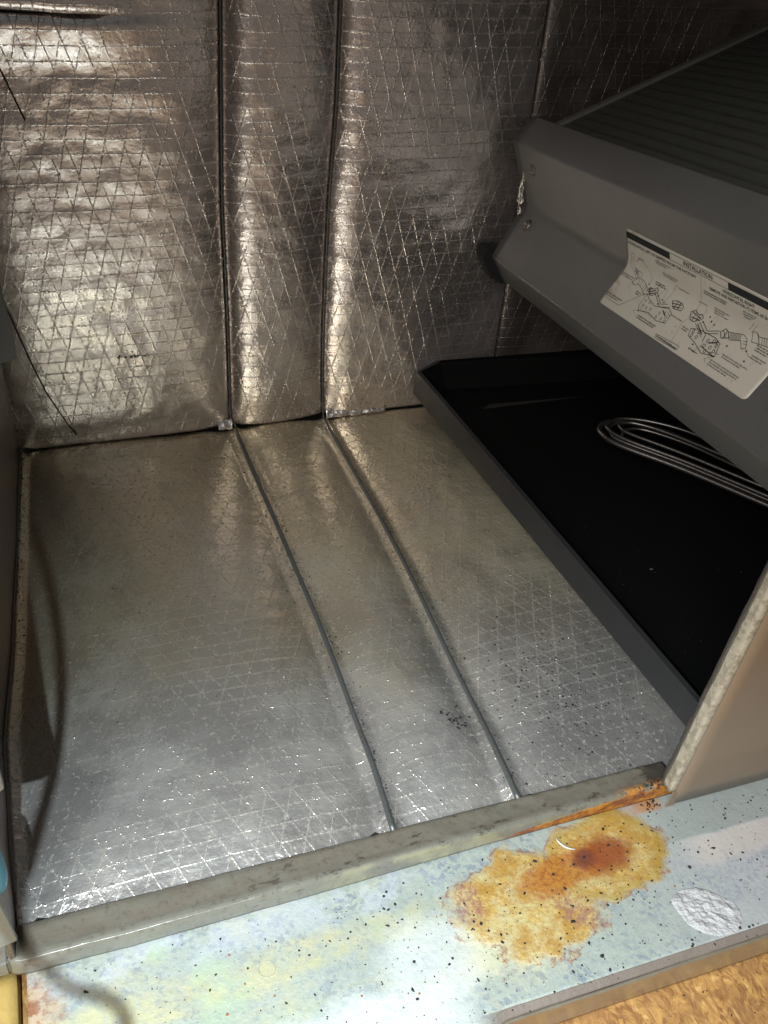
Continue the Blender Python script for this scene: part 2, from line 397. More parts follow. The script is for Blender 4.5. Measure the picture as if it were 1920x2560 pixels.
def box(name, lo, hi, mat, parent=None, bevel=.0008):
    bm = bmesh.new(); bmesh.ops.create_cube(bm, size=1)
    for v in bm.verts:
        v.co = Vector([(lo[i] + hi[i]) / 2 + v.co[i] * (hi[i] - lo[i]) for i in range(3)])
    if bevel: bmesh.ops.bevel(bm, geom=list(bm.edges), offset=bevel, segments=2, affect='EDGES')
    me = bpy.data.meshes.new(name); bm.to_mesh(me); bm.free()
    return fix(link(name, me, mat, parent))
def poly_extrude(name, prof, dvec, mat, parent=None, thick=.0012, seg=1, smooth=False, wob=0.0):
    """open profile (list of points) swept along dvec, given a real sheet thickness"""
    vs = []; fs = []; n = len(prof)
    for j in range(seg + 1):
        for p in prof:
            q = Vector(p) + Vector(dvec) * (j / seg)
            if wob: q += Vector((noise.noise(q * 9), noise.noise(q * 9 + Vector((5, 0, 0))), noise.noise(q * 9 + Vector((0, 5, 0))))) * wob
            vs.append(tuple(q))
    for j in range(seg):
        for i in range(n - 1):
            a = j * n + i; fs.append((a, a + 1, a + 1 + n, a + n))
    me = bpy.data.meshes.new(name); me.from_pydata(vs, [], fs)
    o = link(name, me, mat, parent, smooth)
    if thick:
        md = o.modifiers.new('thickness', 'SOLIDIFY'); md.thickness = thick; md.offset = -1
    return fix(o)
def tube(name, pts, r, mat, parent=None, res=10, smooth_n=6):
    P = [Vector(p) for p in pts]
    # Catmull-Rom resample
    out = []
    for i in range(len(P) - 1):
        p0 = P[max(i - 1, 0)]; p1 = P[i]; p2 = P[i + 1]; p3 = P[min(i + 2, len(P) - 1)]
        for s in range(smooth_n):
            t = s / smooth_n
            out.append(.5 * ((2 * p1) + (p2 - p0) * t + (2 * p0 - 5 * p1 + 4 * p2 - p3) * t * t + (3 * p1 - p0 - 3 * p2 + p3) * t ** 3))
    out.append(P[-1])
    bm = bmesh.new(); rings = []
    up = Vector((0, 0, 1))
    for i, p in enumerate(out):
        t = (out[min(i + 1, len(out) - 1)] - out[max(i - 1, 0)]).normalized()
        a = t.cross(up)
        if a.length < .1: a = t.cross(Vector((0, 1, 0)))
        a.normalize(); b = t.cross(a).normalized()
        rr = r(i / (len(out) - 1)) if callable(r) else r
        rings.append([bm.verts.new(p + (a * math.cos(q) + b * math.sin(q)) * rr) for q in [2 * math.pi * k / res for k in range(res)]])
    for i in range(len(rings) - 1):
        for k_ in range(res):
            bm.faces.new((rings[i][k_], rings[i][(k_ + 1) % res], rings[i + 1][(k_ + 1) % res], rings[i + 1][k_]))
    bm.faces.new(rings[0][::-1]); bm.faces.new(rings[-1])
    bmesh.ops.recalc_face_normals(bm, faces=bm.faces)
    me = bpy.data.meshes.new(name); bm.to_mesh(me); bm.free()
    return fix(link(name, me, mat, parent, True))
def interp(tab, v):
    for (a, x), (b, y) in zip(tab, tab[1:]):
        if (a <= v <= b) or (a >= v >= b):
            t = (v - a) / (b - a); t = t * t * (3 - 2 * t) * .35 + t * .65
            return x + (y - x) * t
    return tab[-1][1] if abs(v - tab[-1][0]) < abs(v - tab[0][0]) else tab[0][1]
def sstep(a, b, x):
    t = max(0.0, min(1.0, (x - a) / (b - a))); return t * t * (3 - 2 * t)
def nz(x, y, z=0.0): return noise.noise(Vector((x, y, z)))

# ------------------------------------------------------------------ measured seams (metres)
G1F = [(.004, .000), (-.073, .001), (-.177, .004), (-.269, .006), (-.359, .0075), (-.449, .006), (-.511, .005), (-.553, .002)]
G2F = [(.004, .104), (-.097, .106), (-.201, .108), (-.285, .108), (-.340, .106), (-.427, .103), (-.487, .102), (-.553, .100)]
LF = [(.01, -.229), (-.128, -.235), (-.293, -.243), (-.399, -.251), (-.487, -.249), (-.556, -.246)]
G1W = [(0, -.002), (.009, -.005), (.131, -.005), (.258, -.007), (.349, -.005), (.43, -.003), (.62, -.002)]
G2W = [(0, .104), (.06, .101), (.122, .100), (.254, .101), (.349, .105), (.433, .105), (.62, .106)]
G3W = [(0, .317), (.062, .317), (.2, .316), (.438, .314), (.62, .313)]
def dome(t, w, roll, flat=0.0):
    """pillow profile across a panel: 0 at both seams, rolling up over 'roll' metres"""
    d = min(t, 1 - t) * w
    q = min(1.0, d / roll)
    return math.sqrt(max(0.0, 1 - (1 - q) ** 2))

# ------------------------------------------------------------------ floor lining
YF, YB = -.5505, -.0015
floor_lining = thing('floor_lining', 'silver foil-faced insulation lining the cabinet floor, pressed down by two grey rods', 'insulation', (0, -.27, 0))
def floor_panel(xl, xr, seed, label, B=.0085, roll=.055, froll=.075, nu=80, arch=.010):
    nv = 190; W = xr(-.27) - xl(-.27)
    def f(a, b):
        y = YB + (YF - YB) * b; x0 = xl(y); x1 = xr(y); x = x0 + (x1 - x0) * a
        h = B * (dome(a, W, roll) - 1) + (arch * (1 - (2 * a - 1) ** 2) - arch * .45) * (.25 + .75 * sstep(0, .12, y - YF)) * sstep(-.01, .07, YB - y)
        h += .0016 * nz(x * 9 + seed, y * 7) + .0007 * nz(x * 34, y * 22, seed) + .00035 * nz(x * 80, y * 60, seed + 4)
        h *= min(1, min(a, 1 - a) * W / .012 + .2)
        d = (y - YF); h -= .0110 * (1 - min(1, d / froll)) ** 2.6; h += .0045 * (1 - dome(a, W, roll * .5)) * (1 - sstep(0, .05, d))
        h -= .0050 * (1 - sstep(0, .006, YB - y)) ** 1.5; h += B * .25 * (1 - dome(a, W, roll)) * (1 - sstep(0, .04, YB - y))
        jag = .0014 * nz(x * 70, seed, 3) + .0006 * nz(x * 260, seed, 1)
        if b == 1: y += jag
        return (x, y, h + .0012)
    o = grid('foil_panel', f, nu, nv, M['foil_floor'], floor_lining, lambda a, b: (xl(YB + (YF - YB) * b) * (1 - a) + xr(YB + (YF - YB) * b) * a + seed, YB + (YF - YB) * b), -.002)
    o['label'] = label
    return o
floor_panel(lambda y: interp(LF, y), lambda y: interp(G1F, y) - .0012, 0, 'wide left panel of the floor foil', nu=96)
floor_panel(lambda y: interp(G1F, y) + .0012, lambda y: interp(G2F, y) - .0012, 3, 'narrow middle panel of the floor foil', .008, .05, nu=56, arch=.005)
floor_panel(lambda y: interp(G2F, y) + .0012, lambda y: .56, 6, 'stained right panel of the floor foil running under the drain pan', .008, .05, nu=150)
# damp, white-bloomed corner and brown patch come from the material
P = kf.sep(kf.pos())
# ------------------------------------------------------------------ rear lining
rear_lining = thing('rear_lining', 'pillowed silver foil insulation covering the rear cabinet wall in vertical panels', 'insulation', (0, 0, 0))
ZT = .62
def wall_panel(xl, xr, seed, label, B, rollL, rollR, mat, nu=80, wr=1.0, lift=0.0, bot=.010):
    nv = 190
    def f(a, b):
        z = lift + (ZT - lift) * b; x0 = xl(z); x1 = xr(z); x = x0 + (x1 - x0) * a; W = x1 - x0
        qL = min(1, a * W / rollL); qR = min(1, (1 - a) * W / rollR)
        h = B * max(0, 1 - (1 - qL) ** 2) ** .62 * max(0, 1 - (1 - qR) ** 2.0) ** .62
        n = .0014 * nz(x * 5 + seed, z * 9) + .0007 * nz(x * 14, z * 46, seed) + .0006 * nz(x * 60, z * 70, seed + 4)
        h += wr * n * min(1, min(a, 1 - a) * W / .015 + .1)
        h *= .62 + .38 * sstep(0, .05, z)
        if seed == 10:   # upper edge of the lower sheet lifts off below the open joint
            zj = .4190 - .0042 * (x + .243) / .205; kx = 1 - sstep(-.13, -.035, x)
            h += (.0075 * sstep(zj - .045, zj - .001, z) * (1 - sstep(zj - .001, zj + .0035, z)) ) * kx
        h -= .004 * (1 - sstep(0, .009, z)) ** 2
        zz = z
        if b == 0: zz += .0012 * nz(x * 30, seed) + .0022
        return (x, -h, zz)
    o = grid('foil_panel', f, nu, nv, mat, rear_lining, lambda a, b: (xl(lift + (ZT - lift) * b) * (1 - a) + xr(lift + (ZT - lift) * b) * a + seed, lift + (ZT - lift) * b), .002)
    o['label'] = label
    return o
wall_panel(lambda z: -.243, lambda z: interp(G1W, z), 10, 'wide wrinkled left panel of the rear foil', .018, .05, .085, M['foil_wall'], 96, 1.35)
wall_panel(lambda z: interp(G1W, z), lambda z: interp(G2W, z), 13, 'narrow middle panel of the rear foil', .017, .030, .073, M['foil_wall'], 56)
wall_panel(lambda z: interp(G2W, z), lambda z: interp(G3W, z), 16, 'broad shaded panel of the rear foil behind the coil end', .013, .032, .18, M['foil_wall'], 90)
wall_panel(lambda z: interp(G3W, z) + .0005, lambda z: .60, 19, 'dark far right panel of the rear foil above the coil', .004, .018, .05, M['foil_shaded'], 90)
# crumpled loose foil ends at the feet of the seams
def crumple(x0, x1, z0, z1, seed, y=-.010):
    def f(a, b):
        x = x0 + (x1 - x0) * a; z = z0 + (z1 - z0) * b
        return (x + .001 * nz(z * 300, x * 200, seed), y - .0022 * abs(nz(x * 60, z * 90, seed)) - .0004 * nz(x * 200, z * 260, seed) + .006 * b * b, z + .0012 * nz(x * 200, seed))
    o = grid('foil_scrap', f, 30, 10, M['foil_wall'], rear_lining, lambda a, b: (x0 + (x1 - x0) * a, z0 + (z1 - z0) * b), .0006)
    o['label'] = 'crumpled loose foil end at the foot of a seam'
crumple(-.020, -.004, .002, .012, 1); crumple(.106, .150, .002, .013, 2); crumple(.150, .178, .003, .010, 4)
# the sheet opens along a joint near the top left: its upper edge stands off the wall
grid('joint_shade', lambda a, b: (-.243 + .185 * a, -.0185 + .008 * sstep(.5, 1, a), .4192 + (.0062 - .0050 * a) * b - .0042 * a), 30, 3, M['darkgap'], rear_lining, None, -.0008)  # near-black strip painted as the shade inside the gap
grid('foil_overlap', lambda a, b: (-.243 + .215 * a, -.0195 - .003 * (1 - b) + .016 * sstep(.55, 1, a), .4255 - .0075 * a + .09 * b + .0008 * nz(a * 9, b)), 50, 16, M['foil_wall'], rear_lining, lambda a, b: (a * .215 + 2, b * .09), -.0012)['label'] = 'bright foil strip above the open joint'

# thin dark strands that paint a wire's shadow on the foil
def shadow_strand(pts, label):
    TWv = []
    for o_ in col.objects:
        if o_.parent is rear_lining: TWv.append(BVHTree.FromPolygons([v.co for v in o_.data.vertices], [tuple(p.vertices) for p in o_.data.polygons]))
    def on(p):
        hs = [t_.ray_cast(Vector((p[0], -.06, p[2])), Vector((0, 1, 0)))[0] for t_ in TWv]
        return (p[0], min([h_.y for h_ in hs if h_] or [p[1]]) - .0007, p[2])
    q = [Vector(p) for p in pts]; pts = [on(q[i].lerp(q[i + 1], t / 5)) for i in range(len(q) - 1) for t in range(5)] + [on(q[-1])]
    o = tube('wire_shadow', pts, .0008, M['shadowline'], None, 6, 8); tag(o, label, 'shadowline', 'dark threads lying on the rear foil')
shadow_strand([(-.228, -.0130, .190), (-.216, -.0130, .160), (-.205, -.0135, .112), (-.195, -.013, .075), (-.183, -.011, .045), (-.172, -.0085, .018)], 'long dark thread slanting down the lower left of the rear foil')
shadow_strand([(-.196, -.0145, .392), (-.189, -.0145, .377), (-.182, -.0145, .356), (-.176, -.0140, .338)], 'short dark thread at the upper left edge of the rear foil')

# ------------------------------------------------------------------ rods: wire pressed along floor and up the wall
def rod(F, W, label, dx=0):
    fp = [(interp(F, y), y, .0006) for y in [-.5495 + .0543 * i for i in range(10)]]
    fp = [(x, y, -.0022 + .0012 * sstep(-.16, -.03, y) + .0022 * (1 - sstep(-.545, -.47, y)) - .0035 * (1 - sstep(-.549, -.535, y))) for x, y, _ in fp] + [(F[0][1], -.012, -.0006), (F[0][1], -.0035, .002)]
    wp = [(interp(W, z), -.0030, z) for z in (.014, .05, .1, .15, .2, .25, .3, .35, .4, .45, .5, .55, .61)]
    o = tube('retaining_rod', fp + wp, lambda t: .0023 - .0013 * sstep(.33, .55, t), M['rod'], None, 12, 6)
    tag(o, label, 'rod', 'bent steel rods holding the insulation')
rod(G1F, G1W, 'left of the two thin grey rods running over floor foil and up the wall')
rod(G2F, G2W, 'right of the two thin grey rods running over floor foil and up the wall')

# ------------------------------------------------------------------ the cabinet sheet metal
cab = thing('cabinet', 'sheet metal air handler cabinet with beige front rail and rusty galvanised base tray', 'cabinet', (0, -.57, -.015))
box('back_sheet', (-.30, .026, -.03), (.64, .030, .66), M['post'], cab, 0)
M['galv'] = simple('clean galvanised sheet', (.44, .52, .64), .4, .4)  # unseen top, tinted blue for a cool reflection in the floor foil
box('top_sheet', (-.30, -.57, .632), (.64, .024, .640), M['galv'], cab, 0)
box('bottom_sheet', (-.27, -.560, -.0125), (.62, .025, -.0105), M['darkgap'], cab, 0)
# side linings
def sidewall(x, sgn, mat, label, y0=-.572):
    def f(a, b):
        y = y0 + (.012 - y0) * a; z = -.004 + .63 * b
        xx = x + (interp(LF, y) + .2462 if sgn > 0 else 0) + (-.004 + .0045 * nz(y * 8, z * 8, 7) * sstep(0, .06, z)) * sgn
        return (xx, y, z)
    o = grid('side_lining', f, 60, 60, mat, None, lambda a, b: (a * .57 + 30, b * .63), .003 * sgn)
    tag(o, label, 'insulation')
sidewall(-.2445, 1, M['foil_shaded'], 'foil insulation with shade painted dark on the left cabinet side beside the floor foil')
sidewall(.60, -1, M['foil_shaded'], 'dark insulation on the right cabinet side in the top right corner')
# front rail
def rail(a, b):
    prof = [(-.5475, -.0032), (-.5490, -.0022), (-.552, -.0012), (-.560, -.0004), (-.5665, .0006), (-.5695, .0014), (-.5718, .0016), (-.5738, .0010), (-.5748, -.0008), (-.5752, -.004), (-.5754, -.0125)]
    i = min(len(prof) - 2, int(b * (len(prof) - 1))); t = b * (len(prof) - 1) - i
    y = prof[i][0] * (1 - t) + prof[i + 1][0] * t; z = prof[i][1] * (1 - t) + prof[i + 1][1] * t
    x = -.2525 + .475 * a
    x += 0; y += -.004 * a * 0 + .0055 * sstep(-.2, .2, x) * (1 if b > .3 else b / .3) - .001
    z += .0006 * nz(x * 30, y * 60) + .0004 * nz(x * 80, y * 100)
    z += .0006 * nz(x * 14, 5)
    if a < .02:
        k_ = 1 - a / .02; y += .003 * k_ * k_ * (1 if b > .5 else 0); z -= .001 * k_ * k_
    return (x, y, z)
o = grid('front_rail', rail, 260, 40, M['rail'], cab, None, -.0015)
box('rail_end', (-.262, -.573, -.0140), (-.2526, -.549, -.0006), M['rail'], cab, .0015)
# base tray
def yfront(x): return -.6795 - .075 * (1 - sstep(-.02, .034, x)) ** 1.4
def tray(a, b):
    x = -.2445 + .86 * a; y = -.552 + (yfront(x) + .552) * b
    z = -.0152 + .0007 * nz(x * 8, y * 10) + .00025 * nz(x * 40, y * 40)
    return (x, y, z)
o = grid('base_tray', tray, 300, 60, M['pan'], cab, None, -.0012)
def lipf(a, b):
    x = -.2445 + .86 * a; y0 = yfront(x)
    prof = [(0, 0), (-.0015, -.0006), (-.0052, -.0022)]
    i = min(1, int(b * 2)); t = b * 2 - i
    dy = prof[i][0] * (1 - t) + prof[i + 1][0] * t; dz = prof[i][1] * (1 - t) + prof[i + 1][1] * t
    return (x, y0 + dy, -.0152 + dz + .0007 * nz(x * 8, y0 * 10) + .0004 * nz(x * 22, 3) * b)
o = grid('tray_border', lipf, 200, 6, M['pan'], cab, None, -.001)
o['label'] = 'border bent down along the tray front, its shade painted brown'
def hemf(a, b):
    x = -.2445 + .86 * a; y0 = yfront(x) - .0052
    ang = b * math.pi / 2
    if b < .5:
        q = b * 2 * math.pi / 2; y = y0 - .0022 * math.sin(q); z = -.0174 - .0022 * (1 - math.cos(q)) + .0012 * math.sin(q)
    else:
        t = (b - .5) * 2; y = y0 - .0022 + .001 * t; z = -.0196 + .0012 - .028 * t
    return (x, y + .0006 * nz(x * 15, z * 50), z + .0006 * nz(x * 10, 3))
grid('tray_hem', hemf, 200, 16, M['hem'], cab, None, -.001)

# left front post pieces
post = thing('corner_post', 'pale grey metal corner post at the lower left opening edge', 'post', (-.27, -.575, 0))
def plate_poly(name, pts, th, mat, parent, axis=(0, 1, 0)):
    bm = bmesh.new(); A = Vector(axis) * th
    f0 = [bm.verts.new(Vector(p)) for p in pts]; f1 = [bm.verts.new(Vector(p) + A) for p in pts]
    bm.faces.new(f0); bm.faces.new(f1[::-1]); n = len(pts)
    for i in range(n): bm.faces.new((f0[i], f0[(i + 1) % n], f1[(i + 1) % n], f1[i]))
    bmesh.ops.recalc_face_normals(bm, faces=bm.faces)
    bmesh.ops.bevel(bm, geom=list(bm.edges), offset=.0004, segments=1, affect='EDGES')
    me = bpy.data.meshes.new(name); bm.to_mesh(me); bm.free()
    return fix(link(name, me, mat, parent))
plate_poly('flange', [(-.2475, -.572, .062), (-.2443, -.572, .019), (-.258, -.572, .015), (-.30, -.572, .015), (-.30, -.572, .062)], .003, M['post'], post)
plate_poly('flange', [(-.2292, -.572, .171), (-.2294, -.572, .1585), (-.236, -.572, .153), (-.30, -.572, .150), (-.30, -.572, .30), (-.245, -.572, .30)], .003, M['post'], post)
br = thing('hanging_bracket', 'dark grey metal bracket end hanging at the left edge of the rear foil', 'bracket', (-.22, -.25, .24))
plate_poly('flange', [(-.2065, -.25, .300), (-.2035, -.25, .245), (-.2045, -.25, .2335), (-.214, -.25, .2305), (-.240, -.25, .229), (-.240, -.25, .300)], .002, M['plate'], br)
box('web', (-.243, -.2495, .232), (-.240, -.20, .300), M['plate'], br)

# the blue fitting and the cable that hangs past the opening
o = tube('blue_cable_fitting', [(-.2475, -.566, .118), (-.2465, -.567, .100), (-.2460, -.568, .080), (-.2470, -.566, .066)], lambda t: .0035 + .003 * math.sin(math.pi * min(1, t * 1.02)), M['blue'], None, 16, 8)
tag(o, 'blue rounded plastic fitting peeking in at the lower left edge', 'fitting')
o = tube('hanging_cable', [(-.262, -.930, .300), (-.240, -.840, .292), (-.2240, -.786, .292), (-.242, -.767, .292), (-.2530, -.748, .300), (-.2465, -.721, .300), (-.238, -.689, .300), (-.234, -.655, .308), (-.240, -.640, .350), (-.262, -.650, .430), (-.285, -.660, .50)], .0023, M['cable'], None, 12, 8)
tag(o, 'dark cable hanging at the left of the cabinet opening, casting a thin shadow', 'cable')

# ------------------------------------------------------------------ right front panel
fp = thing('front_panel', 'beige painted steel panel standing upright on the tray at the right', 'panel', (.30, -.575, -.014))
YP = -.5775
def panel_face(a, b):
    z = -.0130 + .38 * b; x = .2122 + .028 * b + (.34) * a
    return (x, YP - .0008 + .003 * (1 - b) * 0 + .0012 * nz(x * 6, z * 6), z)
grid('panel_face', panel_face, 24, 24, M['panel'], fp, None, .0012)
plate_poly('skirt', [(.2096, YP - .0020, -.0138), (.2118, YP - .0020, .0040), (.2150, YP - .0020, .0045), (.2180, YP - .0020, -.0138)], .001, M['panel'], fp)
def redge(a, b):   # rounded vertical corner and its return flange
    z = .0045 + .37 * b; x0 = .2085 + .028 * b
    prof = [(.0045, -.0012), (.0025, -.0013), (.0010, -.0010), (.0002, -.0002), (0.0, .0010), (.0002, .0035), (.0004, .0068)]
    i = min(len(prof) - 2, int(a * (len(prof) - 1))); t = a * (len(prof) - 1) - i
    dx = prof[i][0] * (1 - t) + prof[i + 1][0] * t; dy = prof[i][1] * (1 - t) + prof[i + 1][1] * t
    jag = .0009 * nz(z * 45, 3) if a > .8 else 0
    return (x0 + dx - .0003 * nz(z * 60, a * 4), YP + dy + jag, z)
o = grid('return_flange', redge, 24, 90, M['edge'], fp, None, .0008)
o['label'] = 'scuffed cream return edge of the panel'
def insul(a, b):
    z = -.002 + .37 * b; x = .2100 + .028 * b
    return (x + .004 * a + .0005 * nz(z * 60, a * 3), YP + .0072 + .006 * a + .0008 * nz(z * 40, a), z)
M['felt'] = simple('brown felt edge', (.105, .088, .068), .85, 0, (160, .0006), .5)
o = grid('liner_edge', insul, 6, 70, M['felt'], fp, None, .002)

# ------------------------------------------------------------------ drain pan
dp = thing('drain_pan', 'long black drain pan with grey side lying under the tilted coil', 'drain pan', (.4, -.28, .03))
B0 = Vector((.207, -.020, .0305)); B1 = Vector((.2375, -.556, .0305)); T0 = Vector((.2095, -.020, .0575)); T1 = Vector((.2395, -.556, .0575))
CB = Vector((.232, -.0115, .0315)); CT = Vector((.236, -.0105, .0640))
def quadstrip(name, rows, mat, parent, thick=.0012):
    n = len(rows[0]); vs = [tuple(p) for r_ in rows for p in r_]
    fs = [(j * n + i, j * n + i + 1, (j + 1) * n + i + 1, (j + 1) * n + i) for j in range(len(rows) - 1) for i in range(n - 1)]
    me = bpy.data.meshes.new(name); me.from_pydata(vs, [], fs); o_ = link(name, me, mat, parent)
    if thick:
        md = o_.modifiers.new('thickness', 'SOLIDIFY'); md.thickness = abs(thick); md.offset = -1 if thick > 0 else 1
    return fix(o_)
quadstrip('side_wall', [[CB, B0, B1], [CT, T0, T1]], M['pan_grey'], dp, .0015)
inn = Vector((.003, .0, 0))
quadstrip('rim', [[CT, T0, T1], [CT + Vector((.004, -.004, .0006)), T0 + Vector((.0045, -.001, .0006)), T1 + Vector((.0045, 0, .0006))]], M['pan_grey'], dp, .0012)
RT = Vector((.60, -.030, .0600)); RB = Vector((.60, -.030, .006))
quadstrip('basin', [[T1 + Vector((.0046, 0, .0)), T0 + Vector((.0046, -.001, .0)), CT + Vector((.004, -.004, .0)), Vector((.595, -.036, .0600))],
                    [Vector((.256, -.556, .0330)), Vector((.226, -.034, .033)), Vector((.248, -.026, .033)), Vector((.590, -.050, .033))],
                    [Vector((.300, -.556, .0320)), Vector((.270, -.075, .032)), Vector((.285, -.065, .032)), Vector((.575, -.080, .032))]], M['black'], dp, 0)
quadstrip('basin_floor', [[Vector((.300, -.556, .0321)), Vector((.270, -.075, .0321))], [Vector((.60, -.556, .0321)), Vector((.595, -.070, .0321))]], M['black'], dp, 0)
quadstrip('back_wall', [[CB, Vector((.60, -.026, .031))], [CT, Vector((.60, -.026, .0640))]], M['black'], dp, .0012)
box('support_channel', (.262, -.556, .0005), (.60, -.05, .0300), M['darkgap'], dp, 0)
box('front_wall', (.232, -.5575, .0305), (.60, -.5565, .058), M['black'], dp, 0)
o = box('white_chip', (.3095, -.377, .0323), (.3125, -.375, .0330), M['felt'], None, .0003)
tag(o, 'tiny pale chip lying in the black drain pan', 'chip')

# tubes lying in the pan
def off(pts, dx, dy, dz): return [(x + dx, y + dy, z + dz) for x, y, z in pts]
base = [(.470, -.415, .078), (.444, -.372, .074), (.395, -.285, .070), (.356, -.229, .068), (.3475, -.205, .068), (.353, -.190, .068), (.371, -.184, .068), (.398, -.199, .070), (.427, -.238, .072), (.454, -.295, .074), (.500, -.380, .076)]
tt = thing('refrigerant_tubes', 'thin bright metal tubes bent into a long loop above the black drain pan', 'tubes', (.40, -.25, .07))
tube('tube', base, .0026, M['tube'], tt, 12, 8)
tube('tube', [(p[0] + (.007 if i > 4 else .0055), p[1] + .001 - .006 * (4 < i < 8), p[2] + .006) for i, p in enumerate(base)], .0019, M['tube'], tt, 12, 8)
tube('tube', off(base[:4], .012, .004, .002) + [(.367, -.212, .071), (.375, -.206, .071)] + off(base[7:], -.003, -.012, .001), .0016, M['tube'], tt, 10, 8)

tube('tube', [(.478, -.392, .082), (.452, -.352, .080), (.404, -.270, .077), (.372, -.222, .075), (.3665, -.207, .075), (.372, -.199, .075), (.388, -.205, .076), (.412, -.236, .078), (.450, -.305, .081)], .0019, M['tube'], tt, 10, 8)
tube('tube', [(p[0] + .0045, p[1] + .0060, p[2] + .001) for p in base[:4]] + [(.356, -.207, .070), (.361, -.196, .070), (.376, -.191, .070)] + [(p[0] - .001, p[1] - .006, p[2] + .003) for p in base[7:]], .0018, M['tube'], tt, 10, 8)

# ------------------------------------------------------------------ coil: folded delta plate, fins, rail, label
D = Vector((.090, .987, -.131)).normalized()
T, F1, V, F3, L = [Vector(v) for v in ((.304, -.025, .339), (.286, -.026, .315), (.304, -.036, .2535), (.273, -.040, .201), (.289, -.045, .174))]
coil = thing('coil_assembly', 'tilted evaporator coil with folded grey end plate and finned face above the drain pan', 'coil', (.29, -.04, .2))
eA = (F1 - V).normalized(); eB = (V - F3).normalized()   # both point up the plate
LA = (F1 - V).length; LB = (V - F3).length
nA = eA.cross(D).normalized(); nB = eB.cross(D).normalized()
if nA.dot(CAM - V) < 0: nA = -nA
if nB.dot(CAM - V) < 0: nB = -nB
RV = .0075
def surf(s, wv, h=0.0):
    """s metres along the plate from its rear end, wv metres up (+) or down (-) from the valley, h off the surface"""
    if wv >= RV: p = V + eA * wv; n = nA
    elif wv <= -RV: p = V + eB * wv; n = nB
    else:
        t = (wv + RV) / (2 * RV); a = V - eB * RV; b = V + eA * RV
        p = a * (1 - t) ** 2 + V * 2 * t * (1 - t) + b * t * t; n = (nB * (1 - t) + nA * t).normalized()
    return p - D * s + n * h
def plate_prof(s):
    out = []
    def rnd(P0, P1, P2, r):
        a = P1 + (P0 - P1).normalized() * r; b = P1 + (P2 - P1).normalized() * r
        return [a * (1 - t) ** 2 + P1 * 2 * t * (1 - t) + b * t * t for t in (0, .25, .5, .75, 1)]
    e = (T - F1).normalized()
    back = T + Vector((.012, .0, -.006))
    out += [back] + rnd(back, T, F1, .0012) + rnd(T, F1, V, .0018)
    out += [surf(0, wv) for wv in [.030, .016] + [.0075 - .00075 * q for q in range(21)] + [-.02, -.04]]
    out += rnd(V, F3, L, .0016)
    back2 = L + Vector((.014, 0, .004))
    out += rnd(F3, L, back2, .001) + [back2]
    return out
SL = .62
prof = plate_prof(0)
n0 = len(prof); vs = []; fs = []; NS = 40
for j in range(NS + 1):
    for i, p in enumerate(prof):
        q = p - D * (SL * j / NS); wv = .00006 * nz(q.y * 7, i * .25, 3)
        vs.append(tuple(q + nA * wv))
for j in range(NS):
    for i in range(n0 - 1):
        a = j * n0 + i; fs.append((a, a + n0, a + n0 + 1, a + 1))
me = bpy.data.meshes.new('end_plate'); me.from_pydata(vs, [], fs)
o = fix(link('end_plate', me, M['plate'], coil, True)); md = o.modifiers.new('thickness', 'SOLIDIFY'); md.thickness = .0013
md.offset = 1
E_ = Vector((.918, 0, .396)); E_ = (E_ - D * E_.dot(D)).normalized(); NF = E_.cross(D).normalized()
if NF.z < 0: NF = -NF
C0 = Vector((.318, -.026, .3225))
# coil body
def obox(name, o0, ax, ay, az, mat, parent):
    vs = [o0 + ax * i + ay * j + az * k_ for i in (0, 1) for j in (0, 1) for k_ in (0, 1)]
    fs = [(0, 1, 3, 2), (4, 6, 7, 5), (0, 4, 5, 1), (2, 3, 7, 6), (0, 2, 6, 4), (1, 5, 7, 3)]
    me = bpy.data.meshes.new(name); me.from_pydata([tuple(v) for v in vs], [], fs)
    bm = bmesh.new(); bm.from_mesh(me); bmesh.ops.recalc_face_normals(bm, faces=bm.faces); bm.to_mesh(me); bm.free()
    return fix(link(name, me, mat, parent))
obox('coil_block', C0 - NF * .010, E_ * .27, -D * .60, -NF * .050, M['fin'], coil)
# fins: thin sheets edge-up across the coil face
vs = []; fs = []; NFIN = 250
for i in range(NFIN):
    s = .006 + .59 * i / NFIN
    a0 = C0 - D * s + E_ * .000; lean = .0004 * nz(i * .3, 1)
    for (u, hh, t) in ((0, -.010, 0), (1, -.010, 0), (1, 0, 0), (0, 0, 0), (0, -.010, 1), (1, -.010, 1), (1, 0, 1), (0, 0, 1)):
        vs.append(tuple(a0 + E_ * (.268 * u) + NF * (hh + .0006 * nz(i * .21, u * 3)) - D * (.0006 * t + lean)))
    b = i * 8; fs += [(b, b + 1, b + 2, b + 3), (b + 4, b + 7, b + 6, b + 5), (b + 3, b + 2, b + 6, b + 7), (b, b + 3, b + 7, b + 4), (b + 1, b + 5, b + 6, b + 2)]
me = bpy.data.meshes.new('fins'); me.from_pydata(vs, [], fs)
o = fix(link('fins', me, M['fin'], coil)); o['kind'] = 'stuff'; o['label'] = 'packed thin aluminium fins of the coil face'
for r in range(18):   # faint ribs of the tube rows standing in the fins
    obox('fin_ridge', C0 + E_ * (.012 + .014 * r) - NF * .004 - D * .012, E_ * .003, -D * .585, NF * .0046, M['fin'], coil)
R0 = Vector((.331, -.0215, .3275))
obox('edge_rail', R0 - NF * .006, E_ * .27, -D * .0095, NF * .0085, M['rail_light'], coil)
for s in (.012, .020):
    c = R0 + E_ * s - D * .005 + NF * .0025
    obox('rivet', c, E_ * .0022, -D * .0022, NF * .0006, M['screw'], coil)
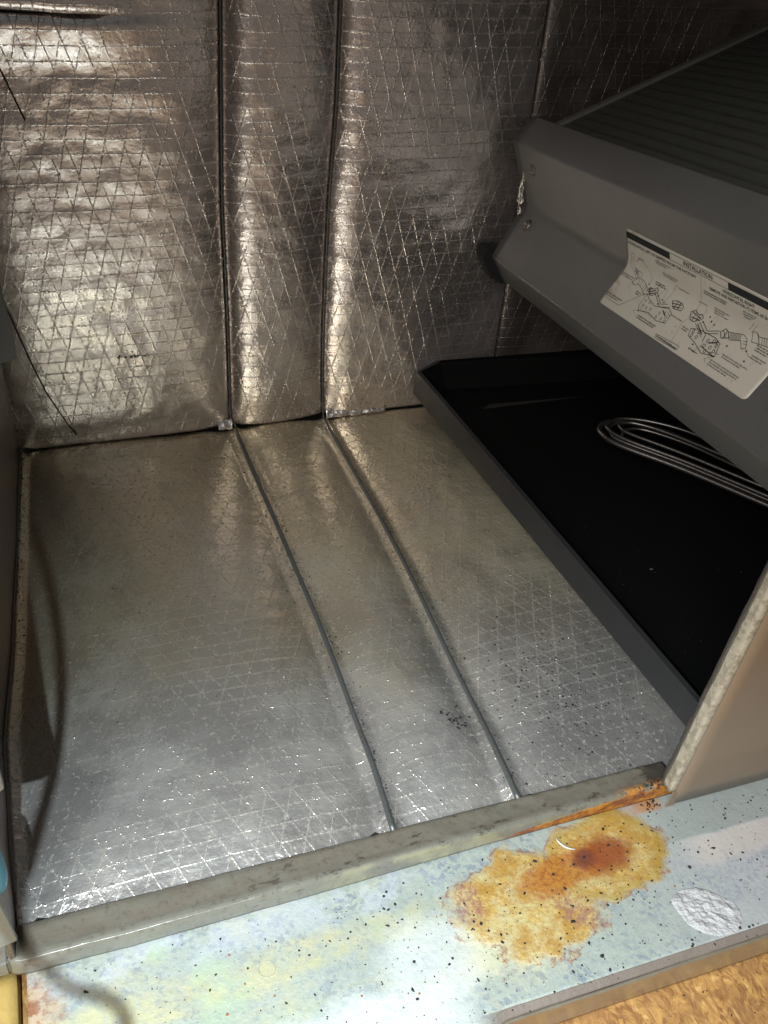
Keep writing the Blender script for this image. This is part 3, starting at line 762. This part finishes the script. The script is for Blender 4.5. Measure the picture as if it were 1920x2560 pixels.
# screws with washers
def screw(s, wv):
    p = surf(s, wv, 0); n = nA if wv > 0 else nB
    t1 = D; t2 = n.cross(D).normalized()
    bm = bmesh.new()
    prof = [(0, .0042), (.0022, .0041), (.0032, .0034), (.0034, .0022), (.0054, .0021), (.0060, .0014), (.0062, -.0004)]
    rings = []
    for r_, h_ in prof[1:]:
        rings.append([bm.verts.new(p + (t1 * math.cos(a) + t2 * math.sin(a)) * r_ * (1 if r_ > .003 else .93 + .07 * (k_ % 2)) + n * h_) for k_, a in enumerate([2 * math.pi * q / 12 for q in range(12)])])
    c = bm.verts.new(p + n * prof[0][1])
    for q in range(12):
        bm.faces.new((c, rings[0][q], rings[0][(q + 1) % 12]))
        for a, b in zip(rings, rings[1:]): bm.faces.new((a[q], b[q], b[(q + 1) % 12], a[(q + 1) % 12]))
    bmesh.ops.recalc_face_normals(bm, faces=bm.faces)
    me = bpy.data.meshes.new('screw'); bm.to_mesh(me); bm.free()
    return fix(link('screw', me, M['screw'], coil, True))
screw(.043, .043)['label'] = 'upper washer screw with a rusty head'
screw(.034, -.0157)['label'] = 'lower washer screw, dull grey'
# foil scrap wedged at the plate's end, matt black piece behind it
def clip(a, b):
    z = .246 + .048 * b; x = .2935 - .0025 * math.sin(b * 3.1) + .0045 * a * (1 - abs(b - .35)) + .0012 * nz(z * 250, a * 3)
    return (x, -.0450 - .003 * nz(z * 170, a * 5, 2) - .002 * a, z)
o = grid('foil_scrap', clip, 6, 30, M['sleeve'], None, lambda a, b: (a * .006, b * .05), .0005)
tag(o, 'shiny crumpled strip of foil wedged at the rear end of the grey coil plate', 'foil scrap')
o = plate_poly('black_piece', [(.2660, -.034, .197), (.2700, -.034, .2055), (.286, -.034, .206), (.300, -.034, .175), (.293, -.034, .165), (.279, -.034, .174)], .02, M['matt_black'], None)
tag(o, 'matt black gasket set between rear foil and coil plate corner', 'piece')

# ------------------------------------------------------------------ printed label bent over the valley
lab = thing('instruction_label', 'dirty white installation label with black print stuck on the grey coil plate', 'label', tuple(surf(.34, 0)))
S0, S1, W0, W1 = .2375, .4560, -.0380, .0318
def lb(a, b):
    wv = W0 + (W1 - W0) * b
    s = (.2325 + (.2405 - .2325) * b) + ((.4560 if b > .5 else .4560) - .2365) * a
    cr = .0035                                             # rounded corners
    ds = min(s - .2325 - .008 * b, 1) ; dwt = min(W1 - wv, wv - W0)
    if dwt < cr:
        k_ = cr - math.sqrt(max(0, cr * cr - (cr - dwt) ** 2))
        s = s + k_ * (1 - 2 * a)
    return surf(s, wv, .00022 + .0001 * nz(s * 60, wv * 60) + .0003 * (1 - sstep(0, .004, ds)) * abs(nz(wv * 90, 2)))
grid('paper', lb, 60, 60, M['paper'], lab, None, .00012)
inkv, inkf, gv, gf = [], [], [], []
def ribbon(pts, wd=.30, grey=False, closed=False, h=.00050):
    v, f = (gv, gf) if grey else (inkv, inkf)
    P_ = [Vector((a, b)) for a, b in pts]
    if closed: P_.append(P_[0])
    # split long pieces so they follow the fold
    for a, b in zip(P_, P_[1:]):
        d = b - a; ln = d.length
        if ln < 1e-6: continue
        t = d / ln; nn = Vector((-t.y, t.x)) * wd * .5; m = max(1, int(ln / 2.0))
        for i in range(m):
            p = a + d * (i / m) - t * (wd * .2 if i == 0 else 0); q = a + d * ((i + 1) / m) + t * (wd * .2 if i == m - 1 else 0)
            b0 = len(v)
            for c in (p - nn, q - nn, q + nn, p + nn): v.append(tuple(surf(c.x / 1000, c.y / 1000, h)))
            f.append((b0, b0 + 1, b0 + 2, b0 + 3))
def fillq(a0, b0, a1, b1, h=.00048):
    m = max(1, int((a1 - a0) / 3)); mh = 3
    for i in range(m):
        for j in range(mh):
            b_ = len(inkv)
            xa, xb = a0 + (a1 - a0) * i / m, a0 + (a1 - a0) * (i + 1) / m; ya, yb = b0 + (b1 - b0) * j / mh, b0 + (b1 - b0) * (j + 1) / mh
            for c in ((xa, ya), (xb, ya), (xb, yb), (xa, yb)): inkv.append(tuple(surf(c[0] / 1000, c[1] / 1000, h)))
            inkf.append((b_, b_ + 1, b_ + 2, b_ + 3))
fillq(240.5, 23.8, 311.5, 29.4); fillq(391, 23.8, 455, 29.4)
ribbon([(311.5, 29.3), (391, 29.3)], .3); ribbon([(311.5, 23.9), (391, 23.9)], .3)
def caption(x0, y0, x1, lines=2, hgt=1.15, gap=1.7, seed=0, grey=True):
    """tiny print too small to read in the photograph: broken wavering strokes"""
    rr = random.Random(seed)
    for l_ in range(lines):
        x = x0 + rr.uniform(0, 1.2) * l_; end = x1 - rr.uniform(0, .25) * (x1 - x0) * l_
        y = y0 - l_ * gap
        while x < end:
            wl = rr.uniform(1.4, 4.2); xe = min(x + wl, end); pts = []
            while x < xe:
                pts += [(x, y), (x + .16, y + hgt * rr.uniform(.6, 1)), (x + .38, y + hgt * rr.uniform(0, .5))]; x += .58
            if len(pts) > 1: ribbon(pts, .20, grey)
            x = xe + .7
# diagrams, left
G = lambda *p, **kw: ribbon(list(p), **kw)
G((251.2, 12.9), (246.3, 11.6), (243.9, 1.5), (250, -1.6), (255.0, -3.1), (260, -6.5), (263.0, -7.5), (262, -5), (267.3, -3), (265.0, 0.0), (256, -.5), (250, 3), (249.5, 6.5), closed=True, wd=.35, grey=True)
G((252, .5), (259, -1.5), wd=.4); G((254, -1.5), (261, -3.5), wd=.5); G((256, 1.2), (258, -4.5), wd=.4); G((259, .2), (261.5, -5.2), wd=.5)
G((258, 9.5), (262, 11.3), (270, 8), (280, 2.5), (283, -.5), (281.5, -5.2), wd=.3, grey=True); G((253, 6), (259, 9.8), wd=.3, grey=True)
G((258.5, -10.5), (260, -7.6), (264, -5.4), (269, -4.9), (274, -5.6), (283, -9), (287, -8), (290, -12), (282, -14), (276, -11.4), (268, -9.6), (263.6, -11.8), closed=True, wd=.35)
G((266, -5.1), (268, -9.4)); G((271, -5), (272, -10.2)); G((277, -6.8), (277, -11.6)); G((280, -7.8), (280, -12.8), wd=.5)
G((284.9, -7.3), (289.6, -12.4), (293, -12), (296.9, -10.0), (297.5, -6), (294.3, -4.6), (291, -7.2), closed=True, wd=.55)
G((286, -11), (295, -7), wd=.8); G((289, -11.8), (296.5, -8.6), wd=.8); G((283, -10.6), (288, -7.6), wd=.7)
G((296.5, -9.5), (311.2, -16.1), (322.6, -12.6), wd=.45); G((297.5, -7.7), (310.3, -14.0), (318.4, -11.2), wd=.45)
G((320.6, -7.7), (326, -5.6), (334.1, -5.8), (337.5, -8.0), (336.9, -10.6), (327.3, -11.9), closed=True, wd=.55)
G((322, -9), (334, -7), wd=.6); G((324, -11), (335, -9), wd=.6); G((327.5, -6), (327.5, -11.6), wd=.7); G((331.5, -6), (332, -11), wd=.7)
G((287, -12.6), (292.6, -15.0), (305, -17.5), (323.2, -13.5), (328.9, -15.5), (330, -24), (318, -26), (303, -24), (290.5, -26.7), (286.5, -23), closed=True, wd=.45)
rr = random.Random(3)
for cx, cy in ((291, -17.5), (297, -17), (291.5, -21.5), (297, -21.8), (303, -21), (316, -20), (321.5, -18), (326, -20), (315, -23.6), (322, -23), (327, -23.2)):
    G(*[(cx + 1.1 * math.cos(q), cy + 1.1 * math.sin(q)) for q in [i * math.pi / 4 for i in range(8)]], closed=True, wd=.35)
for i in range(7): G((288 + 3.3 * i, -24.4 + .4 * (i % 2)), (290 + 3.3 * i, -26), wd=.35)
G((318, -17), (324, -19.5), wd=.9)
G((236.5, -31), (244, -31.8), (262, -31.6), (283.5, -14.5), wd=.28); G((257.5, -10), (262, -12), wd=.25)
G((306, -1.5), (301, -9.6), wd=.25, grey=True); G((308, -1.5), (309, -10.5), wd=.25, grey=True); G((318, 5.5), (312.5, -11.5), wd=.25, grey=True); G((318, 5.5), (326, 3.2), wd=.25, grey=True)
G((289, -26.5), (284, -29.0), (293, -31.6), wd=.25, grey=True); G((324, -16), (330, -18.5), wd=.3)
for cx, cy in ((301, -9.8), (309, -10.8), (312.5, -11.7), (281.5, -5.6), (283.8, -14.3), (295.5, -1.8), (290, -27), (307, -15), (303.5, -2.5)):
    G((cx - .55, cy), (cx + .55, cy), wd=1.0)
# divider
G((355.2, 22.5), (354.7, 11.0), (353.5, 1), (351, -8), (347, -17.7), (349.0, -29.7), (349.2, -34), wd=.28, grey=True)
# diagrams, right
G((348.1, -7.3), (352.5, -4.5), (356, -6.4), (361.8, -5.2), (364.2, -7), (362.7, -9.4), (357.0, -12.6), (352, -12.4), closed=True, wd=.6)
G((350, -7), (362, -8), wd=.6); G((352, -10.5), (361, -9.6), wd=.7); G((354, -5.6), (355, -12), wd=.5); G((358.5, -6), (359, -11.6), wd=.5)
G((363.6, -10.6), (376.5, -15.4), (388.1, -11.1), wd=.5); G((360, -12.6), (375.8, -18.9), wd=.4); G((366.2, -8.9), (377, -13.2), (388.1, -8.9), wd=.5); G((363, -12.4), (374, -17), wd=.8)
G((389.4, -9.0), (392.5, -5.3), (397, -6.5), (400.5, -9.9), (394.0, -12.4), closed=True, wd=.55); G((391, -7), (398, -11), wd=.5); G((395.5, -6), (395.5, -12), wd=.7)
G((397.4, -6.3), (411.8, -2.7), (417.3, -4.3), (421.4, -10.2), (417.9, -11.6), (412.5, -7.3), (402.1, -10.8), wd=.42)
for i in range(9): G((399.6 + 1.3 * i, -6.3 + .33 * i), (401.2 + 1.25 * i, -10.4 + .34 * i), wd=.45)
G((415, -6.8), (418.8, -5.6), wd=.35); G((416.2, -8.4), (420, -7.4), wd=.35)
G((359.6, -17.5), (368, -15), (389.3, -14.2), (396.8, -16), (400.5, -24.8), (386, -28), (372.6, -24.2), (362, -22.6), closed=True, wd=.5)
for cx, cy in ((364, -18), (370, -16.8), (365, -21), (370.8, -20.6), (384, -18.5), (390, -16.6), (395, -18.4), (384, -22.6), (390.4, -21.6), (396, -22.6), (388, -25.4), (394.4, -25.2)):
    G(*[(cx + 1.25 * math.cos(q), cy + 1.25 * math.sin(q)) for q in [i * math.pi / 4 for i in range(8)]], closed=True, wd=.45)
G((386, -19.5), (394, -16.3), wd=1.0); G((378, -16), (379.5, -21), wd=.7); G((381, -24), (400, -25.6), wd=.6)
G((419.8, 2.4), (424, 3.8), (428, 1.5), (436, 3.2), (446, 4.6), wd=.4); G((419.8, 2.4), (422.4, -4.4), (436, -2.4), (450, -1.2), wd=.4); G((425, 3.4), (430, -3), wd=.6)
for i in range(6): G((431 + 2.4 * i, 2.3 + .3 * i), (432.4 + 2.4 * i, -2.6 + .2 * i), wd=.4)
G((393.5, -16.2), (397, -22.5), (403, -22.6), wd=.25); G((424, -11.5), (428.5, -13.4), (432, -13), wd=.25); G((415.5, 2.5), (421, 9.5), wd=.3, grey=True); G((418.5, 1.5), (424, 8.5), wd=.3, grey=True)
G((362, 1), (364.5, -1.4), (361, -8), wd=.25, grey=True); G((377, -.5), (374, -8), wd=.25, grey=True); G((380, -.8), (379, -9.8), wd=.25, grey=True)
G((372, -28.5), (378, -30.4), (382, -21), wd=.25); G((398, -26), (392.5, -30), (396, -31.8), wd=.25)
for cx, cy in ((361, -8.2), (370.5, -3.8), (374.5, -6.2), (379, -7.3), (366.8, -9.4), (393.4, -15.8), (423.6, -11.2), (372.5, -26), (404.3, -14.8), (428, -17.5), (398, -25.6)):
    G((cx - .6, cy), (cx + .6, cy), wd=1.1)
ribbon([(328.3, -33.9), (361.0, -32.2), (360.8, -35.6), (329.5, -36.6)], .35, closed=True)
caption(330.2, -35.6, 359.5, 1, 1.7, 2, 77, False)
for i, (x0, y0, x1, ln) in enumerate(((238, -8.2, 257.6, 2), (235.4, -27.9, 262, 2), (287.3, 16.4, 311, 2), (297.8, 9.3, 321, 2), (288.7, -1.3, 303, 2), (322.8, 3.6, 337.5, 1), (329.5, -17.0, 345.4, 1),
        (293.4, -30.2, 322, 2), (351.6, 2.4, 362.8, 1), (372.2, 4.0, 391, 3), (358.3, 12.9, 388, 2), (408.1, 13.4, 424, 3), (349.9, -19.6, 359, 2), (370.7, -30.2, 383, 1), (405.8, -21.3, 436, 2),
        (398.2, -28.6, 434, 3), (428.9, -4.8, 447, 3), (430.8, -12.1, 446, 2), (258, 10.2, 268, 1), (272, -15.5, 280, 2))):
    caption(x0, y0, x1, ln, 1.15, 1.75, i, i % 3 != 1)
def mesh_from(name, v, f, mat):
    me = bpy.data.meshes.new(name); me.from_pydata(v, [], f); return fix(link(name, me, mat, lab))
mesh_from('diagram', inkv, inkf, M['ink'])['label'] = 'black bars and line drawings of ducts'
mesh_from('diagram', gv, gf, M['greyink'])['label'] = 'fine leader lines and tiny captions too small to read'
def text(body, x0, y0, x1, hgt, mat=M['ink']):
    cu = bpy.data.curves.new('text', 'FONT'); cu.body = body; cu.size = 1; cu.resolution_u = 2; cu.offset = .012
    ob = bpy.data.objects.new('t', cu); col.objects.link(ob)
    dg = bpy.context.evaluated_depsgraph_get(); me = bpy.data.meshes.new_from_object(ob.evaluated_get(dg))
    bpy.data.objects.remove(ob)
    xs = [v.co.x for v in me.vertices]; ys = [v.co.y for v in me.vertices]
    a, b = min(xs), max(xs); c, d = 0, .69
    for v in me.vertices:
        sx = x0 + (v.co.x - a) / (b - a) * (x1 - x0); sy = y0 + (v.co.y - c) / (d - c) * hgt
        v.co = surf(sx / 1000, sy / 1000, .0005)
    me.name = 'lettering'; me.materials.clear()
    o_ = fix(link('lettering', me, mat, lab)); return o_
text('INSTALLATION', 331.5, 25.0, 371, 3.3)['label'] = 'INSTALLATION'
text('HORIZONTAL LEFT AS SHIPPED FROM THE FACTORY', 242, 19.4, 349, 2.2)['label'] = 'HORIZONTAL LEFT AS SHIPPED FROM THE FACTORY'
text('HORIZONTAL RIGHT', 384.0, 19.9, 422, 2.4)['label'] = 'HORIZONTAL RIGHT'
text('REMOVE AND REPOSITION (*) ITEMS AS SHOWN', 366.5, 16.4, 447, 2.2)['label'] = 'REMOVE AND REPOSITION (*) ITEMS AS SHOWN'

# ------------------------------------------------------------------ things on the tray and wood around it
def blob(a, b):
    r = b; th = a * 2 * math.pi
    x = .1925 + r * .0215 * math.cos(th) * (1 + .07 * math.sin(3 * th + 1) + .05 * nz(3 * math.cos(th), 3 * math.sin(th), 2)); y = -.6600 + r * .0182 * (1 + .06 * nz(4 * math.cos(th), 4 * math.sin(th), 8)) * math.sin(th) - r * .006 * math.cos(th)
    y = max(y, -.6790)
    e = 1 - r ** 6
    h = .0003 + .0005 * e + e * (.0016 * nz(x * 170, y * 170) + .0010 * nz(x * 420, y * 420))
    return (x, y, -.0150 + h * (1 if r < .99 else -.3))
o = grid('sealant_patch', blob, 72, 26, M['putty'], None)
tag(o, 'round rough patch of dried white sealant at the tray front edge', 'sealant')
o = tube('plastic_shaving', [(.1175, -.5795, -.0142), (.1165, -.5835, -.0125), (.1185, -.5885, -.0122), (.1225, -.5915, -.0128), (.1265, -.5922, -.0140)], lambda t: .0006 * (.5 + .6 * math.sin(math.pi * t)), M['white_plastic'], None, 8, 6)
tag(o, 'thin curled white plastic shaving lying on the orange rust stain', 'shaving')
k = NT('water ring residue'); k.set(color=(.33, .34, .30), rough=.3); M['ring'] = k.m
dpts = [(R0_[0], R0_[1], .0323) for R0_ in [(random.uniform(.27, .45), random.uniform(-.55, -.2)) for _ in range(60)]]
o = tube('dried_ring', [(-.1035 + .0052 * math.cos(q), -.6135 + .0052 * math.sin(q), -.0146) for q in [i * math.pi / 8 for i in range(17)]], .00012, M['ring'], None, 6, 3)
tag(o, 'small thin ring left by a dried drop on the pale tray', 'water mark')

def board(a, b):
    x = -.50 + 1.6 * a; y = -1.05 + 1.2 * b
    return (x, y, -.0485 + .0008 * nz(x * 20, y * 20))
o = grid('floor', board, 120, 40, M['osb'], None, None, .01); o['kind'] = 'structure'
M['ground'] = simple('pale pinkish floor', (.42, .35, .31), .6)  # unseen floor, tinted pinkish for its reflection in the rear foil
o = grid('ground', lambda a, b: (-3 + 6 * a, -4 + 6 * b, -.30), 20, 20, M['ground']); o['kind'] = 'structure'
wb = grid('wooden_board', lambda a, b: (-.40 + .148 * a, -.75 + .185 * b, -.0260 + .0003 * nz(a * 9, b * 2)), 20, 20, M['wood_yellow'], None, None, .015)
tag(wb, 'yellow wooden board showing in the bottom left corner beside the tray', 'board')

# ------------------------------------------------------------------ loose dirt
from mathutils.bvhtree import BVHTree
def tree(objs):
    vs, fs = [], []
    for o_ in objs:
        b = len(vs); vs += [v.co.copy() for v in o_.data.vertices]; fs += [tuple(b + i for i in p.vertices) for p in o_.data.polygons]
    return BVHTree.FromPolygons(vs, fs)
TZ = tree([o_ for o_ in col.objects if o_.type == 'MESH' and o_.name.split('.')[0] in ('base_tray', 'tray_border', 'front_rail', 'floor') or o_.parent is floor_lining])
TW = tree([o_ for o_ in col.objects if o_.parent is rear_lining])
def settle(x, y, z, n):
    if n == 'z':
        h = TZ.ray_cast(Vector((x, y, z + .03)), Vector((0, 0, -1)))[0]
        return (x, y, h.z + .0001) if h else (x, y, z)
    if n == 'k': return (x, y, z)
    h = TW.ray_cast(Vector((x, y - .03, z)), Vector((0, 1, 0)))[0]
    return (x, h.y - .0001, z) if h else (x, y, z)
def specks(name, pts, mat, label, cat='dirt'):
    vs, fs = [], []
    ico = [(0, 0, 1), (.9, 0, .35), (.28, .85, .35), (-.72, .53, .35), (-.72, -.53, .35), (.28, -.85, .35), (0, 0, -.4)]
    for (x, y, z, r, n) in pts:
        x, y, z = settle(x, y, z, n)
        b = len(vs); ang = random.uniform(0, 6.28); st = random.uniform(.5, 1.0); c, s = math.cos(ang), math.sin(ang)
        for (px, py, pz) in ico:
            j = random.uniform(.6, 1.35); px, py = px * r * j, py * r * j * st
            px, py = px * c - py * s, px * s + py * c; pz = pz * r * .45
            if n != 'w': vs.append((x + px, y + py, z + pz))
            else: vs.append((x + px, y - pz, z + py))
        for i in range(5):
            j = (i + 1) % 5
            fs += [(b, b + 1 + i, b + 1 + j), (b + 6, b + 1 + j, b + 1 + i)]
    me = bpy.data.meshes.new(name); me.from_pydata(vs, [], fs); o_ = link(name, me, mat)
    tag(o_, label, cat, None, 'stuff'); return o_
R_ = random.uniform; Gs = random.gauss
pts = []
for _ in range(420):                                     # along the rods
    F = random.choice((G1F, G2F)); y = -abs(R_(.01, .545)); dx = abs(Gs(0, .0045)) + .0022
    pts.append((interp(F, y) + dx * random.choice((-1, 1, 1)), y, .0002 if dx > .006 else -.0012, R_(.0004, .0011) * (1.4 if random.random() < .12 else 1), 'z'))
for _ in range(150):                                     # left centre patch
    pts.append((Gs(-.085, .05), Gs(-.25, .07), .0016, R_(.0003, .0008), 'z'))
for _ in range(330):                                     # damp right corner
    x = Gs(.185, .035); y = Gs(-.46, .04)
    if .112 < x < .25 and -.545 < y: pts.append((x, y, .0016, R_(.0004, .0014), 'z'))
for _ in range(60): pts.append((R_(.105, .13), R_(-.35, -.03), .001, R_(.0005, .0011), 'z'))
for _ in range(200):
    y = R_(-.54, -.005); pts.append((interp(LF, y) + abs(Gs(0, .003)), y, -.002, R_(.0005, .0013), 'z'))
for _ in range(24): pts.append((.0825 + Gs(0, .006), -.468 + Gs(0, .007), .0014, R_(.0008, .0022), 'z'))
for _ in range(90): pts.append((R_(-.22, .2), R_(-.54, -.02), .0016, R_(.0003, .0009), 'z'))
specks('floor_dirt', [p for p in pts if p[0] > -.24 and p[1] > -.548 and not (p[0] > .19 and p[1] > -.2)], M['fleck'], 'dark dirt grains scattered over the floor foil and along the rods')
pts = []
for _ in range(1100):
    x = R_(-.24, .35); y = R_(-.70, -.580)
    if y < yfront(x) - .006: continue
    if random.random() > .35 + 1.2 * sstep(-.12, .02, x): continue
    r = abs(Gs(0, .00052)) + .00026
    pts.append((x, y, -.0146 if y > yfront(x) else -.0165, min(r, .0028), 'z'))
for p in ((.0385, -.6245), (.047, -.640), (.093, -.6325), (.128, -.6365), (.133, -.652), (.099, -.6405), (.022, -.658), (.130, -.5995), (.094, -.5925), (.063, -.6015), (.204, -.5745), (.135, -.6115), (.112, -.622), (.2, -.6275), (.083, -.6705), (-.02, -.652), (.236, -.627)):
    pts.append((p[0], p[1], -.0143, R_(.0012, .0021), 'z'))
specks('tray_flecks', pts, M['fleck'], 'black flecks scattered over the galvanised tray')
pts = [(Gs(.204, .006), Gs(-.571, .004), 0, R_(.0005, .0016), 'z') for _ in range(70)]
specks('corner_soot', [p for p in pts if p[0] < .209], M['fleck'], 'black crumbs packed in the corner between rail and beige panel')
pts = [(R_(-.2, .33), R_(-.68, -.585), -.0146, R_(.0004, .0013), 'z') for _ in range(45)]
specks('rust_flakes', [p for p in pts if p[1] > yfront(p[0])], M['flake'], 'small orange rust flakes among the black flecks on the tray')
pts = [(R_(.06, .40), R_(-.80, -.692), -.048, abs(Gs(0, .0010)) + .0005, 'z') for _ in range(140)]
specks('board_flecks', pts, M['fleck'], 'dark flecks scattered over the chipboard')
pts = []
for _ in range(150): pts.append((Gs(-.15, .05), -.013, abs(Gs(.06, .04)) + .012, R_(.0003, .0010), 'w'))
for _ in range(40): pts.append((-.1065 + Gs(0, .0085), -.0135, .1065 + Gs(0, .0009), R_(.0006, .0014), 'w'))
for _ in range(60): pts.append((R_(.11, .24), -.0105, abs(Gs(.0, .012)) + .008, R_(.0004, .0010), 'w'))
specks('wall_dirt', [p for p in pts if -.232 < p[0] < -.01 or p[0] > .11], M['fleck'], 'dark specks stuck low on the rear foil')

def dust(x, y): return (x, y, .0323, R_(.00025, .0007), 'k')
specks('basin_dust', [dust(*p[:2]) for p in dpts], M['felt'], 'sparse pale dust crumbs on the black basin floor')
